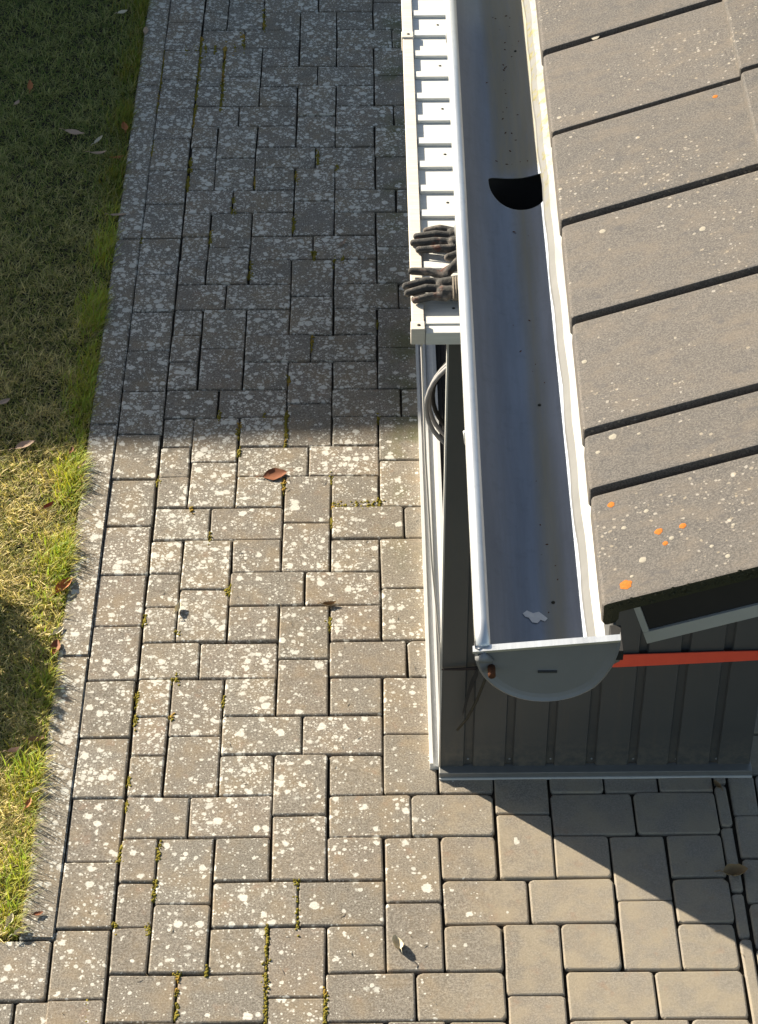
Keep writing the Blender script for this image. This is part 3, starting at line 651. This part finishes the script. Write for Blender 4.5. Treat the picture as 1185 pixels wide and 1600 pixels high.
LV = [
 ('brown curled leaf with a pale rim lying on sunlit paving beside the shade edge', -.167, 1.263, .0, .072, L_BROWN, .25, .35, .28, .8),
 ('small dark brown shrivelled leaf on a joint in the middle of the paving', -.002, .699, .001, .045, L_DARK, .2, 2.0, .9, .5),
 ('tiny pale twisted leaf near the left border stones', -.42, .688, .001, .044, L_CREAM, 1.3, 2.2, 1.0, .55),
 ('cream curled leaf alone on the foreground paving', .167, -.486, .001, .060, L_CREAM, 1.9, 2.6, 1.0, .6),
 ('large red-brown leaf leaning on the kerb at the lawn edge', -.742, .778, .004, .085, L_ORANGE, 1.1, .8, .7, .55),
 ('reddish leaf at the lawn edge where the small shade begins', -.742, .536, .002, .060, L_BROWN, 1.5, 1.0, .6, .6),
 ('curled olive-brown leaf clump at the foot of the narrow stone strip', .999, -.273, .001, .070, L_DARK, .1, 1.8, .8, .75),
 ('dark shrivelled leaf beside the shed base rail', .990, .016, .001, .038, L_DARK, 2.0, 1.8, .8, .5),
 ('slim red leaf in the far shaded lawn', -1.124, 3.488, .012, .065, L_ORANGE, 1.7, .6, .3, .4),
 ('small pale upright leaf at the far left of the lawn', -1.159, 3.367, .012, .045, L_PALE, 1.4, .8, .4, .5),
 ('broad pale pink leaf lying flat in the shaded lawn', -.931, 3.157, .015, .072, L_PALE, -.15, .4, .2, .5),
 ('pale pointed leaf right of the broad pink leaf', -.84, 3.104, .012, .058, L_CREAM, 1.1, 1.0, .8, .4),
 ('brown twisted leaf nearest below the pale pointed leaf', -.833, 3.019, .012, .062, L_PALE, .1, 1.4, .6, .35),
 ('small orange-brown leaf beside the kerb in the shaded lawn', -.762, 2.993, .010, .042, L_ORANGE, .3, 1.2, .6, .5),
 ('orange leaf propped against the kerb in deep shade', -.755, 3.193, .012, .062, L_ORANGE, 1.8, .9, .5, .5),
 ('small pinkish leaf on the kerb edge at the top of the lawn', -.728, 3.896, .010, .050, L_PALE, 1.6, .5, .3, .5),
 ('pale round leaf at the very top of the lawn', -.826, 4.036, .012, .045, L_CREAM, .6, .6, .3, .7),
 ('broad pinkish brown leaf just above the sunlit lawn edge', -.916, 1.392, .014, .064, L_PALE, .5, .6, .5, .6),
 ('small red-brown leaf in long grass at the shade edge', -.776, 1.369, .014, .030, L_BROWN, 1.4, .6, .4, .5),
 ('slim pale leaf tucked between kerb and grass at the shade edge', -.740, 1.303, .012, .048, L_PALE, 1.0, .6, .4, .3),
 ('brown leaf with a white curled rim on the sunlit lawn', -.815, 1.107, .014, .046, L_BROWN, .8, 2.0, 1.0, .6),
 ('pale leaf propped behind the reddish leaf at the kerb', -.742, .600, .004, .045, L_CREAM, .9, .8, .6, .5),
 ('pale rolled leaf at the left margin in the small lawn shade', -.807, .147, .012, .045, L_PALE, .3, 2.0, .9, .5),
 ('brown crumpled leaf beside the kerb in the small lawn shade', -.757, .187, .008, .048, L_DARK, .2, 1.6, .7, .6),
 ('whitish curled leaf at the bottom end of the lawn', -.76, -.408, .008, .048, L_CREAM, 1.4, 1.4, .9, .5),
 ('cream folded leaf beside the whitish leaf at the end of the lawn', -.73, -.438, .006, .040, L_CREAM, .7, 1.5, .8, .6),
 ('small dark red leaf on the kerb at the lower end of the lawn', -.694, -.384, .008, .028, L_BROWN, .4, .8, .4, .6),
 ('orange-brown leaf scrap in the lower lawn tuft', -.754, -.034, .014, .036, L_ORANGE, 1.3, .8, .5, .5),
 ('cream pointed leaf on the tuft next to the kerb', -.738, .011, .014, .036, L_CREAM, .5, .9, .6, .5),
 ('faded pink leaf at the left margin above the shade edge', -1.002, 1.603, .014, .045, L_PALE, .7, .7, .4, .6),
 ('slim pale leaf lying across the kerb edge in the shade', -.735, 2.637, .008, .060, L_PALE, .25, .4, .3, .3),
 ('narrow brown leaf standing in a joint of the shaded paving', .029, 2.469, .001, .042, L_PALE, 1.0, .9, .6, .35),
]
for (lb, x, y, z, L, mt, rz, cu, fo, wf) in LV: leaf(lb, x, y, z, L, mt, rz, cu, fo, (random.uniform(-.12, .12), random.uniform(-.12, .12)), wf)

# ------------------------------------------------------------------ grass
def blades(n, xs, ys, zs, hgt, wid, lean, az, cols):
    x, y, z = xs, ys, zs; d = np.stack([np.cos(az), np.sin(az)], 1); sdir = np.stack([-d[:, 1], d[:, 0]], 1)
    P = np.zeros((n, 5, 3)); w2 = wid[:, None]/2
    for k, (t, wf) in enumerate(((0, 1.0), (.55, .8))):
        off = d*(lean*hgt*(t**2))[:, None]; zz = z+hgt*t*np.sqrt(np.clip(1-(lean*t*.55)**2, .05, 1))
        P[:, 2*k, :2] = np.stack([x, y], 1)+off-sdir*w2*wf; P[:, 2*k+1, :2] = np.stack([x, y], 1)+off+sdir*w2*wf; P[:, 2*k, 2] = zz; P[:, 2*k+1, 2] = zz
    P[:, 4, :2] = np.stack([x, y], 1)+d*(lean*hgt)[:, None]; P[:, 4, 2] = z+hgt*np.sqrt(np.clip(1-(lean*.62)**2, .03, 1))
    return P, np.repeat(cols[:, None, :], 5, 1)
def lump(x, y, f, s): return .5+.25*np.sin(x*f+s+1.7*np.sin(y*f*.83+s))+.25*np.sin(y*f*1.21+s*2+1.3*np.sin(x*f*1.1))
def make_grass():
    PS, CS = [], []
    n = 135000
    y = rng.uniform(-.45, 5.0, n)**1.0; wv = .21+.108*y; x = -.738-np.where(rng.random(n) < .72, rng.random(n)*wv, wv+rng.random(n)*.95)
    l1, l2 = lump(x, y, 21, .3), lump(x, y, 55, 1.9); r = rng.random(n)
    hgt = .014+.026*rng.random(n)**1.5+.016*l1*l2; straw = (r+.55*(l2-.5)+.35*(l1-.5)) > .48
    c = np.where(straw[:, None], np.array([.74, .61, .31]), np.array([.23, .255, .065]))*(.35+1.05*rng.random(n))[:, None]
    yl = rng.random(n) < .35; c = np.where((yl & ~straw)[:, None], np.array([.54, .49, .16])*(.7+.5*rng.random(n))[:, None], c)
    c = c*np.where(y > 1.5, .72, 1)[:, None] if False else c
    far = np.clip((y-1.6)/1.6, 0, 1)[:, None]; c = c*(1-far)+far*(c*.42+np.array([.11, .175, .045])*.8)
    P, C = blades(n, x, y, np.full(n, -.022), hgt, .0022+.0022*rng.random(n), .5+1.1*rng.random(n), rng.uniform(0, 6.283, n), c); PS.append(P); CS.append(C)
    # taller lush fringe along the kerb, in clumps
    n = 17000; y = rng.uniform(-.44, 4.6, n); k = lump(y*0+.3, y, 13, .8)
    keep = rng.random(n) < np.clip(.25+1.1*k, .2, 1)*np.where((y > .45) & (y < 2.3), 1, .62)*np.where((y > .44) & (y < .7), .25, 1); y = y[keep]; n = len(y); k = k[keep]
    x = -.735-np.abs(rng.normal(0, .040, n))-.004; hgt = (.028+.045*rng.random(n))*(.55+.6*k)
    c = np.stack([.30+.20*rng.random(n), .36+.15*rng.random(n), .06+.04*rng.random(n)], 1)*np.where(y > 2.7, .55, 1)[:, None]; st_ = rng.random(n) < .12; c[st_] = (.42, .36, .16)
    P, C = blades(n, x, y, np.full(n, -.02), hgt, .0024+.0022*rng.random(n), .2+.8*rng.random(n), rng.normal(.15, 1.5, n), c); PS.append(P); CS.append(C)
    # stray blades that lean across the kerb
    n = 420; y = np.concatenate([rng.uniform(-.44, .12, 200), rng.uniform(.2, .5, 60), rng.uniform(.85, 1.32, 120), rng.uniform(1.4, 4, 40)]); x = -.738-rng.random(n)*.02; hgt = .035+.045*rng.random(n)
    c = np.stack([.26+.2*rng.random(n), .27+.14*rng.random(n), .07+.06*rng.random(n)], 1)
    P, C = blades(n, x, y, np.full(n, -.015), hgt, .0013+.001*rng.random(n), .5+.5*rng.random(n), rng.normal(-.2, .6, n), c); PS.append(P); CS.append(C)
    P = np.concatenate(PS); C = np.concatenate(CS); n = len(P)
    me = bpy.data.meshes.new('grass'); me.vertices.add(n*5); me.vertices.foreach_set('co', P.reshape(-1).astype(np.float32))
    base = (np.arange(n)*5)[:, None]; tri = (base+np.array([[0, 1, 3, 0, 3, 2, 2, 3, 4]])).reshape(-1).astype(np.int32)
    me.loops.add(len(tri)); me.loops.foreach_set('vertex_index', tri); me.polygons.add(n*3)
    me.polygons.foreach_set('loop_start', np.arange(0, n*9, 3, dtype=np.int32)); me.polygons.foreach_set('loop_total', np.full(n*3, 3, np.int32))
    me.update(calc_edges=True); at = me.color_attributes.new('tint', 'FLOAT_COLOR', 'POINT')
    at.data.foreach_set('color', np.concatenate([C.reshape(-1, 3), np.ones((n*5, 1))], 1).reshape(-1).astype(np.float32)); me.validate()
    o = link('grass', me, M_GRASS); tag(o, 'short mossy lawn grass with longer green tufts along the kerb', 'grass', kind='stuff')
make_grass()

# ------------------------------------------------------------------ low shrub left of the picture (throws the small patch of shade on the lawn)
sh = empty('low_shrub', (-1.47, .74, -.02)); tag(sh, 'low rounded evergreen shrub on the lawn throwing the small patch of shade', 'shrub')
link('stem', tube('stem', [(0, 0, 0), (.02, .01, .1), (0, .03, .2), (.03, 0, .28)], [.02, .016, .012, .006], 8), M_RUST, sh)
V, F = [], []; R = random.Random(4)
for i in range(6000):
    while True:
        a = Vector((R.uniform(-1, 1), R.uniform(-1, 1), R.uniform(-.9, 1)))
        if .25 < a.length < 1: break
    p = Vector((a.x*.36, a.y*.36, .20+a.z*.19)); d = Vector((R.gauss(0, 1), R.gauss(0, 1), R.gauss(0, 1))).normalized(); e = d.orthogonal().normalized()
    b = len(V); l = R.uniform(.02, .035); V += [p-d*l*.5, p+e*l*.28, p+d*l*.5, p-e*l*.28]; F.append((b, b+1, b+2, b+3))
M_LEAF = flat('evergreen_leaf', (.045, .085, .025), (.07, .11, .03), .5, 0, 12)
link('crown', pyd('crown', V, F), M_LEAF, sh)

# ------------------------------------------------------------------ fine plant litter and grit on the paving
V, F = [], []; R = random.Random(11)
for i in range(420):
    x = R.uniform(-.64, .27) if R.random() < .8 else R.uniform(.2, 1.1); y = R.uniform(-.75, 3.6)
    if y > .02 and x > .25: continue
    straw = R.random() < .3; L = R.uniform(.010, .030) if straw else R.uniform(.002, .005); wd = .0011 if straw else L*.5; a = R.uniform(0, 6.283)
    d = Vector((math.cos(a), math.sin(a), 0)); e = Vector((-d.y, d.x, 0)); p = Vector((x, y, .0035)); b = len(V); bend = e*L*R.uniform(-.15, .15)
    V += [p-d*L*.5, p+e*wd*.5+bend, p+d*L*.5, p-e*wd*.5+bend, p+bend+Vector((0, 0, wd*.8+.0008))]
    F += [(b, b+1, b+4), (b+1, b+2, b+4), (b+2, b+3, b+4), (b+3, b, b+4)]
M_LITTER = flat('plant_litter', (.34, .26, .15), (.09, .06, .035), .95, 0, 25)
lt = link('plant_litter', pyd('plant_litter', V, F), M_LITTER); tag(lt, 'dry straws and crumbs scattered over the paving stones', 'litter', kind='stuff')
